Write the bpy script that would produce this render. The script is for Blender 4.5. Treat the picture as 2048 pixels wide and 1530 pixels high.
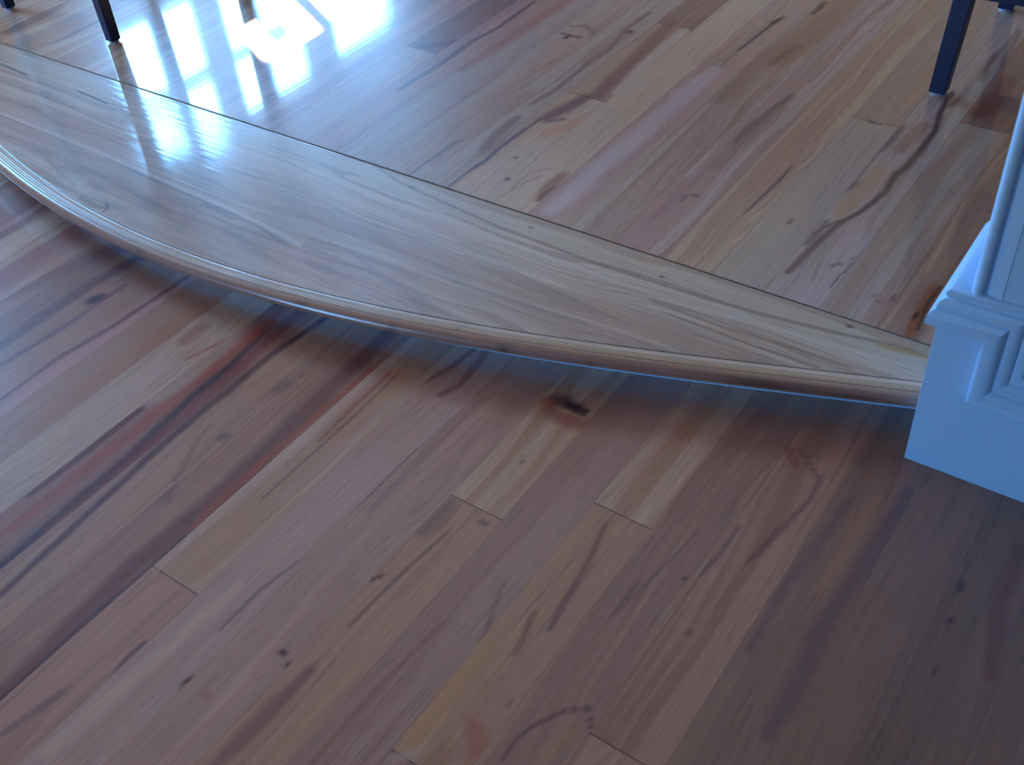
import bpy, bmesh, math
import numpy as np
from mathutils import Matrix, Vector

SKY = 50.0
SUN = 70.0
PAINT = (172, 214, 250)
RISER = .0335
TINT = np.array((1.16, 1.0, .98))
TINT_U = np.array((1.20, 1.0, .95))
TINT_L = np.array((1.24, .92, .80))
MARK = 1.0
EXPO = -0.03

for o in list(bpy.data.objects):
    bpy.data.objects.remove(o)
SC = bpy.context.scene
COL = SC.collection

# ------------------------------------------------------------------ camera
CAM_Z = 1.30                       # phone held 1.3 m above the lower floor
cd = bpy.data.cameras.new('camera')
cd.sensor_fit = 'HORIZONTAL'; cd.sensor_width = 36.0
cd.lens = 2137.84 * 36.0 / 2048.0
cd.dof.use_dof = True; cd.dof.focus_distance = 2.35; cd.dof.aperture_fstop = 6.3
cd.clip_start = 0.02; cd.clip_end = 200
cam = bpy.data.objects.new('camera', cd); COL.objects.link(cam)
right = Vector((0.81439501, 0.57515817, -0.07716119))
down = Vector((0.34146917, -0.58246427, -0.73765451))
fwd = Vector((-0.46921165, 0.57439399, -0.67075478))
cam.matrix_world = Matrix(((right.x, -down.x, -fwd.x, 0), (right.y, -down.y, -fwd.y, 0),
                           (right.z, -down.z, -fwd.z, CAM_Z), (0, 0, 0, 1)))
SC.camera = cam

# ------------------------------------------------------------------ exposure, sky, sun
SC.view_settings.view_transform = 'Standard'
SC.view_settings.look = 'None'
SC.view_settings.gamma = 1.0
SC.view_settings.use_curve_mapping = False
SC.view_settings.exposure = EXPO

W = bpy.data.worlds.new('sky'); SC.world = W; W.use_nodes = True
nt = W.node_tree; nt.nodes.clear()
wo = nt.nodes.new('ShaderNodeOutputWorld'); bg = nt.nodes.new('ShaderNodeBackground')
tc = nt.nodes.new('ShaderNodeTexCoord'); sx = nt.nodes.new('ShaderNodeSeparateXYZ')
rp = nt.nodes.new('ShaderNodeValToRGB')
nt.links.new(tc.outputs['Generated'], sx.inputs[0]); nt.links.new(sx.outputs['Z'], rp.inputs[0])
rp.color_ramp.elements[0].position = 0.0; rp.color_ramp.elements[0].color = (0.27, 0.28, 0.29, 1)
rp.color_ramp.elements[1].position = 0.08; rp.color_ramp.elements[1].color = (0.17, 0.50, 1.0, 1)
nt.links.new(rp.outputs[0], bg.inputs[0]); bg.inputs[1].default_value = SKY
nt.links.new(bg.outputs[0], wo.inputs[0])

sd = bpy.data.lights.new('sun', 'SUN'); sd.energy = SUN; sd.angle = 0.009; sd.color = (1.0, 0.93, 0.8)
sun = bpy.data.objects.new('sun', sd); COL.objects.link(sun)
sun.location = (-8, 6, 6)
sdir = Vector((1.0, -0.51, -1.1225 * math.tan(math.radians(38))))
sun.rotation_euler = sdir.to_track_quat('-Z', 'Y').to_euler()

# ------------------------------------------------------------------ window layout (left wall) and added front opening
H = 0.0897                          # height of the upper floor above the lower one
XL, XR, YF, YB, ZC = -5.2, 3.2, -3.2, 7.2, 3.1
# openings: y0, y1, z0, z1 in the left wall
WIN_LEFT = [(3.18, 3.87, 1.26, 2.24), (3.99, 4.67, 1.26, 2.16), (4.86, 5.56, 0.75, 2.14),
            (3.30, 3.92, 2.60, 2.91), (0.95, 1.80, 1.0, 2.2)]  # the high slot is added, unseen, to shape the sun patch
# x0, x1, z0, z1 of a low opening added behind the camera to light the trim
FILL_FRONT = [(-3.5, -2.45, .08, 1.15)]
WIN_BACK = []

def portal(name, loc, rot, sx_, sy_):
    l = bpy.data.lights.new(name, 'AREA'); l.shape = 'RECTANGLE'; l.size = sx_; l.size_y = sy_
    l.cycles.is_portal = True
    o = bpy.data.objects.new(name, l); COL.objects.link(o); o.location = loc
    o.rotation_euler = Vector(rot).to_track_quat('-Z', 'Y').to_euler()
for (a, b, c, d) in WIN_LEFT:
    l = portal('window_portal', (XL - 0.16, (a + b) / 2, (c + d) / 2), (1, 0, 0), b - a + .02, d - c + .02)
for (a, b, c, d) in WIN_BACK:
    portal('window_portal', ((a + b) / 2, YB + 0.16, (c + d) / 2), (0, -1, 0), b - a + .02, d - c + .02)
for (a, b, c, d) in FILL_FRONT:
    portal('window_portal', ((a + b) / 2, YF - 0.16, (c + d) / 2), (0, 1, 0), b - a + .02, d - c + .02)

# ------------------------------------------------------------------ helpers
def srgb(c):
    r = []
    for v in c[:3]:
        v = v / 255.0
        r.append(v / 12.92 if v <= 0.04045 else ((v + 0.055) / 1.055) ** 2.4)
    return tuple(r) + (1.0,)

def mat(name, col, rough=0.5, coat=0.0, coat_r=0.1, metallic=0.0, bump=0.0, bscale=60.0, spec=0.5, vary=0.0):
    m = bpy.data.materials.new(name); m.use_nodes = True
    t = m.node_tree; b = t.nodes['Principled BSDF']
    b.inputs['Base Color'].default_value = srgb(col)
    b.inputs['Roughness'].default_value = rough
    b.inputs['Metallic'].default_value = metallic
    b.inputs['Specular IOR Level'].default_value = spec
    b.inputs['Coat Weight'].default_value = coat
    b.inputs['Coat Roughness'].default_value = coat_r
    co = t.nodes.new('ShaderNodeTexCoord')
    n = t.nodes.new('ShaderNodeTexNoise'); n.inputs['Scale'].default_value = bscale; n.inputs['Detail'].default_value = 3
    t.links.new(co.outputs['Object'], n.inputs['Vector'])
    if bump:
        bp = t.nodes.new('ShaderNodeBump'); bp.inputs['Strength'].default_value = bump; bp.inputs['Distance'].default_value = 0.002
        t.links.new(n.outputs['Fac'], bp.inputs['Height']); t.links.new(bp.outputs[0], b.inputs['Normal'])
    if vary:
        mx = t.nodes.new('ShaderNodeMix'); mx.data_type = 'RGBA'
        c = srgb(col)
        mx.inputs['A'].default_value = tuple(v * (1 - vary) for v in c[:3]) + (1,)
        mx.inputs['B'].default_value = tuple(min(1, v * (1 + vary)) for v in c[:3]) + (1,)
        t.links.new(n.outputs['Fac'], mx.inputs['Factor']); t.links.new(mx.outputs['Result'], b.inputs['Base Color'])
    return m

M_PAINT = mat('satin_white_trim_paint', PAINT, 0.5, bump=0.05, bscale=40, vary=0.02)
M_WALL = mat('wall_paint', (190, 172, 150), 0.7, bump=0.08, bscale=120, vary=0.02)
M_DARKWALL = mat('deep_brown_wall_paint', (96, 82, 72), 0.7, bump=0.08, bscale=120, vary=0.02)
M_CEIL = mat("ceiling_paint", (178, 178, 180), 0.8, bump=0.05, bscale=90, vary=0.02)
M_STOOL = mat('navy_black_lacquer', (10, 25, 66), 0.4, bump=0.05, bscale=70, vary=0.1)
M_SEAT = mat('dark_seat_leather', (20, 22, 30), 0.45, bump=0.3, bscale=150, vary=0.1)
M_GLIDE = mat('nickel_glide', (170, 180, 205), 0.3, metallic=0.6, vary=0.03)
M_GLASS = None

def finish(o, parent=None, kind=None, label=None, cat=None, group=None, smooth=False):
    if parent is not None: o.parent = parent
    if kind: o['kind'] = kind
    if label: o['label'] = label
    if cat: o['category'] = cat
    if group: o['group'] = group
    if smooth and o.type == 'MESH':
        for p in o.data.polygons: p.use_smooth = True
    return o

def mesh_obj(name, verts, faces, m, **kw):
    me = bpy.data.meshes.new(name); me.from_pydata([tuple(map(float, v)) for v in verts], [], faces)
    me.update()
    if m: me.materials.append(m)
    o = bpy.data.objects.new(name, me); COL.objects.link(o)
    return finish(o, **kw)

def bm_obj(name, bm, m, **kw):
    bmesh.ops.recalc_face_normals(bm, faces=bm.faces)
    me = bpy.data.meshes.new(name); bm.to_mesh(me); bm.free()
    if m: me.materials.append(m)
    o = bpy.data.objects.new(name, me); COL.objects.link(o)
    return finish(o, **kw)

def box(bm, x0, x1, y0, y1, z0, z1, bevel=0.0):
    r = bmesh.ops.create_cube(bm, size=1.0)
    for v in r['verts']:
        v.co = Vector(((x0 + x1) / 2 + v.co.x * (x1 - x0), (y0 + y1) / 2 + v.co.y * (y1 - y0), (z0 + z1) / 2 + v.co.z * (z1 - z0)))
    if bevel:
        es = set(e for v in r['verts'] for e in v.link_edges)
        bmesh.ops.bevel(bm, geom=list(es), offset=bevel, segments=2, affect='EDGES', profile=0.6)

def empty(name, loc, label, cat, group=None):
    o = bpy.data.objects.new(name, None); COL.objects.link(o); o.location = loc
    o['label'] = label; o['category'] = cat
    if group: o['group'] = group
    return o

# veins, knots and streaks of the boards: points (m), half width (m), colour, strength
FIG_U = [
  ([(-0.545,2.335),(-0.539,2.235),(-0.521,2.154),(-0.522,2.064),(-0.522,1.985),(-0.531,1.948),(-0.525,1.877),(-0.541,1.787),(-0.56,1.737)],0.0072,(88,52,44),0.85),
  ([(-0.56,1.737),(-0.57,1.664),(-0.576,1.587),(-0.58,1.541)],0.0071,(110,78,70),0.8),
  ([(-0.564,1.745),(-0.586,1.69),(-0.604,1.65)],0.0032,(120,72,50),0.8),
  ([(-0.587,2.141),(-0.588,2.071),(-0.591,2.028)],0.0082,(100,80,90),0.7),
  ([(-0.591,2.028),(-0.592,1.916),(-0.593,1.84)],0.0034,(110,85,80),0.6),
  ([(-0.585,1.885),(-0.591,1.856)],0.0056,(95,70,65),0.7),
  ([(-0.584,1.733),(-0.583,1.676),(-0.588,1.636)],0.0063,(110,92,92),0.7),
  ([(-0.564,1.952),(-0.567,1.854),(-0.574,1.769)],0.0186,(196,158,112),0.7),
  ([(-0.548,2.169),(-0.557,2.046)],0.0149,(150,112,84),0.6),
  ([(-0.519,2.556),(-0.517,2.403),(-0.518,2.322),(-0.53,2.273)],0.006,(92,75,88),0.7),
  ([(-0.518,2.443),(-0.508,2.289),(-0.5,2.122),(-0.493,2.012)],0.009,(196,184,168),0.6),
  ([(-0.462,2.267),(-0.454,2.342),(-0.453,2.448)],0.0231,(130,78,64),0.8),
  ([(-0.508,2.711),(-0.492,2.54),(-0.468,2.387)],0.0087,(110,75,80),0.6),
  ([(-0.517,2.586),(-0.511,2.419)],0.0061,(150,100,84),0.5),
  ([(-0.34,1.632),(-0.337,1.544),(-0.33,1.463)],0.0087,(158,92,48),0.8),
  ([(-0.33,1.63),(-0.332,1.571),(-0.323,1.497)],0.0035,(88,50,34),0.8),
  ([(-0.339,1.524),(-0.338,1.537)],0.0039,(48,30,40),1),
  ([(-0.384,1.557),(-0.386,1.492)],0.0088,(176,130,110),0.6),
  ([(-0.527,1.477),(-0.489,1.565),(-0.491,1.617),(-0.506,1.7)],0.0293,(206,186,178),0.5),
  ([(-0.423,1.552),(-0.409,1.539),(-0.389,1.546),(-0.389,1.565)],0.0031,(160,118,104),0.8),
  ([(-0.389,1.561),(-0.389,1.568)],0.0032,(110,88,96),0.8),
  ([(-0.494,1.532),(-0.494,1.577),(-0.49,1.609),(-0.495,1.641)],0.0015,(92,84,92),0.9),
  ([(-0.519,1.601),(-0.506,1.612)],0.0039,(150,105,100),0.9),
  ([(-0.541,1.598),(-0.531,1.542)],0.0024,(140,122,122),0.6),
  ([(-0.644,1.685),(-0.645,1.697)],0.0038,(92,72,58),0.9),
  ([(-0.663,2.134),(-0.64,2.126),(-0.631,2.131)],0.0037,(84,66,62),0.9),
  ([(-0.734,1.682),(-0.725,1.823),(-0.727,1.888)],0.003,(86,74,82),0.8),
  ([(-0.853,2.167),(-0.863,2.096),(-0.873,1.989),(-0.873,1.916)],0.0075,(100,84,76),0.8),
  ([(-0.868,1.814),(-0.859,1.96),(-0.854,2.101)],0.0201,(150,118,98),0.5),
  ([(-0.866,1.658),(-0.864,1.684),(-0.844,1.691)],0.0038,(100,84,80),0.8),
  ([(-0.885,1.569),(-0.877,1.656),(-0.877,1.809)],0.0075,(150,122,116),0.6),
  ([(-0.902,1.462),(-0.894,1.585),(-0.891,1.724)],0.0249,(176,128,118),0.6),
  ([(-1.065,2.315),(-1.06,2.401),(-1.055,2.491),(-1.048,2.54)],0.0051,(60,48,56),0.95),
  ([(-1.057,2.496),(-1.05,2.526)],0.0076,(40,30,36),1),
  ([(-1.073,2.084),(-1.068,2.2),(-1.061,2.307)],0.0032,(120,108,112),0.7),
  ([(-0.953,2.315),(-0.945,2.472),(-0.943,2.688)],0.0396,(160,108,72),0.65),
  ([(-0.991,2.666),(-0.986,2.623),(-0.989,2.588)],0.0075,(80,50,44),0.85),
  ([(-0.989,2.072),(-0.994,2.237),(-0.981,2.377)],0.0309,(146,112,92),0.6),
  ([(-0.944,2.41),(-0.963,2.281)],0.0077,(104,72,60),0.6),
  ([(-1.077,1.506),(-1.078,1.691),(-1.073,1.874),(-1.072,2.057),(-1.068,2.2)],0.0252,(206,188,184),0.75),
  ([(-1.031,1.52),(-1.036,1.725),(-1.031,1.89)],0.0112,(168,142,140),0.6),
  ([(-1.254,1.965),(-1.266,2.111),(-1.278,2.255),(-1.288,2.39)],0.0218,(140,98,88),0.8),
  ([(-1.218,1.997),(-1.231,2.173),(-1.237,2.358)],0.0174,(208,194,170),0.8),
  ([(-1.274,1.942),(-1.285,1.882),(-1.3,1.821)],0.0201,(112,72,76),0.85),
  ([(-1.317,1.805),(-1.29,1.805),(-1.26,1.834)],0.0058,(92,66,70),0.8),
  ([(-1.26,1.752),(-1.239,1.801),(-1.207,1.868)],0.0208,(206,156,116),0.6),
  ([(-1.323,1.466),(-1.324,1.538),(-1.315,1.596),(-1.319,1.657),(-1.317,1.725),(-1.311,1.8)],0.0057,(82,72,92),0.9),
  ([(-1.351,1.64),(-1.361,1.71),(-1.362,1.789)],0.0134,(126,96,92),0.75),
  ([(-1.371,1.854),(-1.357,1.947),(-1.361,2.058),(-1.363,2.091),(-1.355,2.183),(-1.377,2.298),(-1.371,2.416)],0.0073,(128,98,88),0.75),
  ([(-1.363,2.091),(-1.375,2.171),(-1.356,2.288)],0.0187,(150,120,100),0.5),
  ([(-1.696,2.347),(-1.69,2.166),(-1.704,2.073),(-1.698,1.992),(-1.698,1.893),(-1.705,1.773)],0.0085,(98,66,80),0.85),
  ([(-1.618,2.394),(-1.634,2.176),(-1.633,2.03),(-1.641,1.93)],0.027,(170,106,92),0.7),
  ([(-1.732,2.233),(-1.744,2.09),(-1.761,1.984)],0.0222,(160,104,98),0.5),
  ([(-1.811,1.979),(-1.771,2.018),(-1.733,2.049)],0.0167,(100,66,78),0.85),
  ([(-1.517,2.208),(-1.496,2.212),(-1.457,2.208)],0.005,(92,66,70),0.9),
  ([(-1.521,2.257),(-1.485,2.277),(-1.43,2.237)],0.0051,(130,94,92),0.8),
  ([(-1.493,2.19),(-1.492,2.198)],0.006,(74,50,56),1),
  ([(-1.362,2.292),(-1.361,2.299)],0.0057,(80,60,60),1),
  ([(-1.418,1.635),(-1.416,1.643)],0.006,(84,70,76),1),
  ([(-1.262,1.636),(-1.262,1.641)],0.0039,(84,70,70),1),
  ([(-1.229,1.556),(-1.227,1.562)],0.0045,(80,66,72),1),
  ([(-1.121,1.529),(-1.132,1.579),(-1.13,1.63)],0.0143,(160,112,90),0.85),
  ([(-1.125,1.522),(-1.127,1.553),(-1.121,1.578)],0.0042,(104,72,66),0.8),
  ([(-1.198,1.526),(-1.2,1.604),(-1.163,1.646),(-1.124,1.644)],0.003,(164,134,112),0.6),
  ([(-1.2,1.493),(-1.187,1.566),(-1.168,1.605)],0.0029,(164,134,112),0.6),
  ([(-1.417,1.548),(-1.417,1.658),(-1.413,1.79),(-1.406,1.903)],0.0193,(172,132,110),0.55),
  ([(-1.429,1.466),(-1.427,1.542),(-1.423,1.637)],0.0033,(92,80,96),0.8),
  ([(-2.631,1.273),(-2.643,1.36),(-2.643,1.456)],0.0145,(110,60,60),0.7),
  ([(-2.983,1.535),(-2.987,1.608),(-3.009,1.714)],0.0384,(120,78,78),0.7),
  ([(-2.794,1.518),(-2.796,1.624),(-2.799,1.753)],0.0422,(186,146,124),0.6),
  ([(-2.807,1.477),(-2.781,1.595),(-2.784,1.704)],0.0128,(92,56,60),0.7),
]
FIG_L = [
  ([(-1.367,0.339),(-1.376,0.511),(-1.377,0.615),(-1.402,0.783),(-1.402,0.88),(-1.423,0.981),(-1.435,1.03),(-1.47,1.171)],0.0117,(72,36,46),0.95),
  ([(-1.458,0.462),(-1.457,0.583),(-1.461,0.73),(-1.455,0.902),(-1.461,1.045),(-1.466,1.176)],0.0071,(98,50,44),0.85),
  ([(-1.421,0.395),(-1.425,0.585),(-1.423,0.733),(-1.429,0.917),(-1.435,1.019),(-1.443,1.149)],0.0141,(168,92,66),0.8),
  ([(-1.318,0.305),(-1.349,0.635),(-1.356,0.771),(-1.354,0.841),(-1.358,0.934),(-1.35,1.0),(-1.337,1.118)],0.0093,(84,44,54),0.85),
  ([(-1.361,0.432),(-1.37,0.653),(-1.381,0.845),(-1.395,1.006),(-1.406,1.136)],0.0135,(132,66,58),0.7),
  ([(-1.274,0.732),(-1.268,0.741)],0.0086,(112,98,100),0.7),
  ([(-1.271,0.878),(-1.269,0.894)],0.0141,(120,104,106),0.6),
  ([(-1.264,0.926),(-1.256,0.934)],0.0064,(110,92,96),0.6),
  ([(-1.266,0.619),(-1.282,0.657),(-1.305,0.707),(-1.314,0.745)],0.0056,(140,108,90),0.6),
  ([(-1.245,0.579),(-1.269,0.617)],0.0094,(122,94,90),0.6),
  ([(-1.158,0.194),(-1.17,0.329),(-1.18,0.477),(-1.17,0.624),(-1.178,0.754),(-1.192,0.94),(-1.195,1.035),(-1.201,1.1),(-1.214,1.235)],0.0209,(112,66,64),0.8),
  ([(-1.155,0.192),(-1.157,0.325),(-1.155,0.469),(-1.151,0.617),(-1.157,0.739)],0.0052,(70,40,52),0.7),
  ([(-1.158,0.557),(-1.163,0.634),(-1.163,0.734),(-1.162,0.838),(-1.159,0.939),(-1.158,1.005)],0.0089,(164,90,60),0.8),
  ([(-1.114,0.821),(-1.121,0.935),(-1.122,1.02)],0.0048,(150,72,58),0.6),
  ([(-1.145,0.481),(-1.141,0.632),(-1.141,0.798),(-1.142,0.93),(-1.14,1.064),(-1.138,1.189)],0.012,(200,176,160),0.65),
  ([(-1.104,0.665),(-1.103,0.783),(-1.102,0.886),(-1.107,1.028)],0.0023,(120,84,78),0.8),
  ([(-1.076,0.682),(-1.068,0.848),(-1.068,1.028)],0.0067,(190,164,156),0.5),
  ([(-1.068,0.848),(-1.066,0.982),(-1.033,1.088),(-1.023,1.169),(-1.007,1.292)],0.0053,(124,86,84),0.7),
  ([(-1.003,1.02),(-0.988,1.06),(-0.997,1.134),(-1.014,1.27)],0.007,(132,92,84),0.7),
  ([(-0.952,0.717),(-0.954,0.875),(-0.944,1.017)],0.0016,(118,98,104),0.8),
  ([(-0.955,0.902),(-0.955,0.973),(-0.952,1.042)],0.0098,(196,172,168),0.5),
  ([(-0.932,0.744),(-0.932,0.902),(-0.932,1.046)],0.0063,(150,112,110),0.5),
  ([(-0.814,1.117),(-0.797,1.12),(-0.784,1.116)],0.0155,(74,42,54),0.9),
  ([(-0.791,1.117),(-0.775,1.118),(-0.755,1.116)],0.0112,(62,34,50),0.95),
  ([(-0.832,1.105),(-0.795,1.083),(-0.752,1.08),(-0.73,1.093)],0.0129,(166,100,72),0.7),
  ([(-0.787,0.966),(-0.78,0.963)],0.0034,(96,70,68),1),
  ([(-1.814,0.876),(-1.809,0.889)],0.0146,(66,40,60),1),
  ([(-0.946,0.356),(-0.943,0.367)],0.0062,(84,58,66),1),
  ([(-0.865,0.47),(-0.858,0.468)],0.0043,(90,64,62),1),
  ([(-0.843,0.459),(-0.839,0.459)],0.003,(100,74,70),1),
  ([(-0.861,0.423),(-0.86,0.426)],0.003,(110,80,70),1),
  ([(-0.915,0.357),(-0.901,0.359)],0.0043,(160,110,80),0.6),
  ([(-1.859,0.68),(-1.867,0.779),(-1.866,0.886),(-1.857,0.976),(-1.844,1.1)],0.0194,(108,74,76),0.8),
  ([(-1.996,0.775),(-1.983,0.842),(-1.968,0.922),(-1.934,1.004),(-1.889,1.114)],0.0244,(132,88,78),0.7),
  ([(-1.808,0.645),(-1.799,0.72),(-1.793,0.814),(-1.797,0.868),(-1.796,0.947)],0.0075,(120,76,84),0.7),
  ([(-2.06,0.819),(-2.068,0.877),(-2.071,0.972),(-2.063,1.079),(-2.054,1.213)],0.05,(150,84,74),0.75),
  ([(-2.197,0.914),(-2.227,0.99),(-2.247,1.075),(-2.283,1.231)],0.0334,(130,70,66),0.6),
  ([(-2.233,0.94),(-2.233,1.022),(-2.251,1.122)],0.0109,(196,150,140),0.6),
  ([(-1.682,0.557),(-1.685,0.683),(-1.684,0.825),(-1.685,0.961),(-1.685,1.088)],0.019,(200,156,148),0.7),
  ([(-1.718,0.582),(-1.723,0.712),(-1.705,0.842),(-1.701,0.962),(-1.697,1.086)],0.0064,(120,80,78),0.8),
  ([(-1.597,0.562),(-1.6,0.701),(-1.59,0.841),(-1.581,0.991),(-1.573,1.115)],0.0257,(178,128,92),0.6),
  ([(-1.54,0.887),(-1.543,0.93)],0.0151,(160,92,76),0.6),
  ([(-1.464,0.733),(-1.462,0.83),(-1.466,0.912),(-1.477,0.977),(-1.5,1.11)],0.0245,(204,180,156),0.7),
  ([(-1.493,0.594),(-1.514,0.703),(-1.517,0.815)],0.0209,(200,176,158),0.6),
  ([(-1.493,0.845),(-1.475,0.907),(-1.469,0.928)],0.0043,(176,110,80),0.7),
  ([(-0.591,0.917),(-0.576,0.848),(-0.569,0.794),(-0.565,0.758),(-0.557,0.709)],0.0052,(120,88,86),0.7),
  ([(-0.595,0.725),(-0.582,0.682),(-0.575,0.647)],0.0047,(124,92,88),0.6),
  ([(-0.497,0.51),(-0.5,0.539),(-0.49,0.572),(-0.471,0.608),(-0.444,0.631),(-0.432,0.621),(-0.419,0.599)],0.0031,(116,80,82),0.8),
  ([(-0.447,0.532),(-0.45,0.572),(-0.437,0.602)],0.0041,(190,146,104),0.6),
  ([(-0.568,0.531),(-0.539,0.515),(-0.528,0.488)],0.012,(172,108,74),0.6),
  ([(-0.612,0.467),(-0.614,0.546),(-0.612,0.614),(-0.615,0.641)],0.0193,(196,158,112),0.6),
  ([(-0.568,0.454),(-0.57,0.478)],0.0107,(160,110,90),0.4),
  ([(-0.622,0.427),(-0.601,0.453)],0.0072,(200,176,160),0.6),
  ([(-0.617,0.62),(-0.647,0.692),(-0.663,0.746)],0.0041,(130,96,92),0.5),
  ([(-0.537,0.587),(-0.537,0.582)],0.0025,(96,64,66),0.9),
  ([(-0.222,1.222),(-0.225,1.056),(-0.232,0.944),(-0.227,0.828),(-0.224,0.724)],0.0142,(116,94,98),0.75),
  ([(-0.402,1.22),(-0.348,1.175),(-0.344,1.127),(-0.358,1.048),(-0.371,0.972)],0.0054,(120,84,92),0.6),
  ([(-0.428,1.218),(-0.395,1.185)],0.0082,(140,76,80),0.6),
  ([(-0.292,1.159),(-0.299,1.061),(-0.306,0.937),(-0.302,0.829)],0.0092,(120,92,104),0.5),
  ([(-0.259,1.179),(-0.26,1.062),(-0.262,0.975)],0.0094,(180,142,112),0.5),
  ([(-0.491,0.853),(-0.491,0.78),(-0.461,0.984)],0.003,(122,90,100),0.5),
  ([(-0.414,1.025),(-0.413,0.957),(-0.421,0.908)],0.0038,(110,84,96),0.6),
  ([(-0.438,0.886),(-0.436,0.892)],0.0038,(106,74,72),0.8),
  ([(-0.386,0.81),(-0.384,0.814)],0.0036,(106,74,80),0.8),
  ([(-0.09,1.015),(-0.089,1.021)],0.0041,(86,64,66),0.8),
  ([(-0.095,1.079),(-0.096,1.087)],0.0043,(86,64,66),0.8),
  ([(-0.081,0.929),(-0.081,0.936)],0.004,(90,70,72),0.7),
  ([(-0.045,1.195),(-0.042,1.091),(-0.017,0.963)],0.0127,(120,76,72),0.6),
  ([(-0.832,0.757),(-0.828,0.771),(-0.826,0.821)],0.0188,(126,92,92),0.5),
  ([(-0.763,0.817),(-0.752,0.823)],0.0055,(96,70,80),0.7),
  ([(-0.839,0.637),(-0.826,0.656)],0.0036,(100,66,68),0.8),
  ([(-0.81,0.559),(-0.806,0.669),(-0.794,0.78)],0.0036,(110,76,78),0.6),
  ([(-0.708,0.363),(-0.707,0.506),(-0.697,0.63)],0.0039,(150,110,92),0.6),
  ([(-0.816,0.293),(-0.812,0.374),(-0.808,0.47)],0.0121,(130,94,92),0.7),
  ([(-1.107,0.158),(-1.097,0.201),(-1.087,0.254)],0.0064,(120,90,100),0.6),
  ([(-1.048,0.313),(-1.053,0.345),(-1.051,0.371)],0.0042,(104,78,96),0.8),
  ([(-0.971,0.447),(-0.972,0.532),(-0.959,0.608)],0.0029,(124,96,98),0.7),
  ([(-1.027,0.183),(-1.019,0.307),(-1.01,0.444),(-1.006,0.522)],0.0123,(208,188,164),0.5),
]
FIG_T = [
  ([(-2.467,1.379),(-2.402,1.376),(-2.333,1.37)],0.0038,(104,88,86),0.9),
  ([(-2.81,1.381),(-2.736,1.378),(-2.673,1.373)],0.0041,(92,80,78),0.9),
  ([(-2.555,1.205),(-2.328,1.204),(-2.118,1.198),(-1.906,1.188),(-1.736,1.182),(-1.59,1.174),(-1.457,1.156)],0.0055,(220,206,186),0.7),
  ([(-2.107,1.189),(-1.893,1.177),(-1.725,1.172),(-1.577,1.161),(-1.48,1.143)],0.003,(120,104,96),0.7),
  ([(-2.722,1.32),(-2.457,1.316),(-2.178,1.298),(-1.939,1.292),(-1.713,1.296)],0.0044,(150,128,108),0.6),
  ([(-2.36,1.155),(-2.191,1.102),(-2.082,1.075),(-2.08,1.053),(-2.173,1.075)],0.0038,(150,134,112),0.6),
  ([(-2.027,1.047),(-1.967,1.041),(-1.932,1.047)],0.0072,(160,124,84),0.8),
  ([(-1.93,1.032),(-1.936,1.051),(-1.956,1.062)],0.0029,(120,92,66),0.8),
  ([(-1.761,1.161),(-1.74,1.164),(-1.648,1.157)],0.0037,(130,100,84),0.7),
  ([(-0.775,1.417),(-0.772,1.417)],0.0036,(92,80,66),1),
  ([(-0.426,1.45),(-0.423,1.451)],0.004,(92,80,66),1),
  ([(-1.394,1.435),(-1.389,1.435)],0.0041,(100,90,84),0.9),
  ([(-1.082,1.432),(-1.078,1.432)],0.0038,(100,90,84),0.9),
  ([(-1.754,1.535),(-1.427,1.437),(-1.135,1.403),(-0.893,1.393),(-0.685,1.4),(-0.566,1.407),(-0.446,1.422),(-0.339,1.44),(-0.29,1.441)],0.0048,(140,112,86),0.7),
  ([(-1.363,1.394),(-1.109,1.367),(-0.875,1.363),(-0.668,1.367),(-0.522,1.383),(-0.4,1.392),(-0.285,1.404)],0.006,(218,204,176),0.6),
  ([(-1.338,1.088),(-1.184,1.087),(-1.042,1.117)],0.0025,(140,124,114),0.6),
  ([(-0.758,1.346),(-0.606,1.342),(-0.471,1.351),(-0.383,1.351)],0.0038,(156,124,92),0.7),
  ([(-0.716,1.328),(-0.548,1.322),(-0.424,1.327)],0.0025,(140,112,90),0.7),
  ([(-0.362,1.429),(-0.313,1.435),(-0.282,1.437)],0.0058,(186,150,84),0.8),
  ([(-1.116,1.213),(-0.948,1.221),(-0.814,1.231)],0.0026,(136,116,104),0.6),
  ([(-1.14,1.292),(-1.034,1.295),(-0.876,1.279),(-0.753,1.266)],0.0027,(140,120,106),0.6),
  ([(-1.414,1.169),(-1.348,1.186),(-1.218,1.156),(-1.111,1.145)],0.0033,(140,126,118),0.5),
  ([(-1.917,1.304),(-1.877,1.305),(-1.865,1.302)],0.0034,(96,90,100),0.8),
]

# ------------------------------------------------------------------ wood figure painter
def h2(ix, iy, seed):
    n = (ix.astype(np.int64) * 374761393 + iy.astype(np.int64) * 668265263 + seed * 974634777) & 0xffffffff
    n = ((n ^ (n >> 13)) * 1274126177) & 0xffffffff
    return ((n ^ (n >> 16)) & 0xffff) / 65535.0
def vnoise(x, y, seed):
    ix = np.floor(x); iy = np.floor(y); fx = x - ix; fy = y - iy
    fx = fx * fx * (3 - 2 * fx); fy = fy * fy * (3 - 2 * fy)
    a = h2(ix, iy, seed); b = h2(ix + 1, iy, seed); c = h2(ix, iy + 1, seed); d = h2(ix + 1, iy + 1, seed)
    return (a * (1 - fx) + b * fx) * (1 - fy) + (c * (1 - fx) + d * fx) * fy
def fbm(x, y, seed):
    return .5 * vnoise(x, y, seed) + .3 * vnoise(x * 2.1, y * 2.1, seed + 7) + .2 * vnoise(x * 4.3, y * 4.3, seed + 13)
def lin(c): return np.array(srgb(c)[:3])
def ss(a, b, x):
    t = np.clip((x - a) / (b - a), 0, 1); return t * t * (3 - 2 * t)

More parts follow.
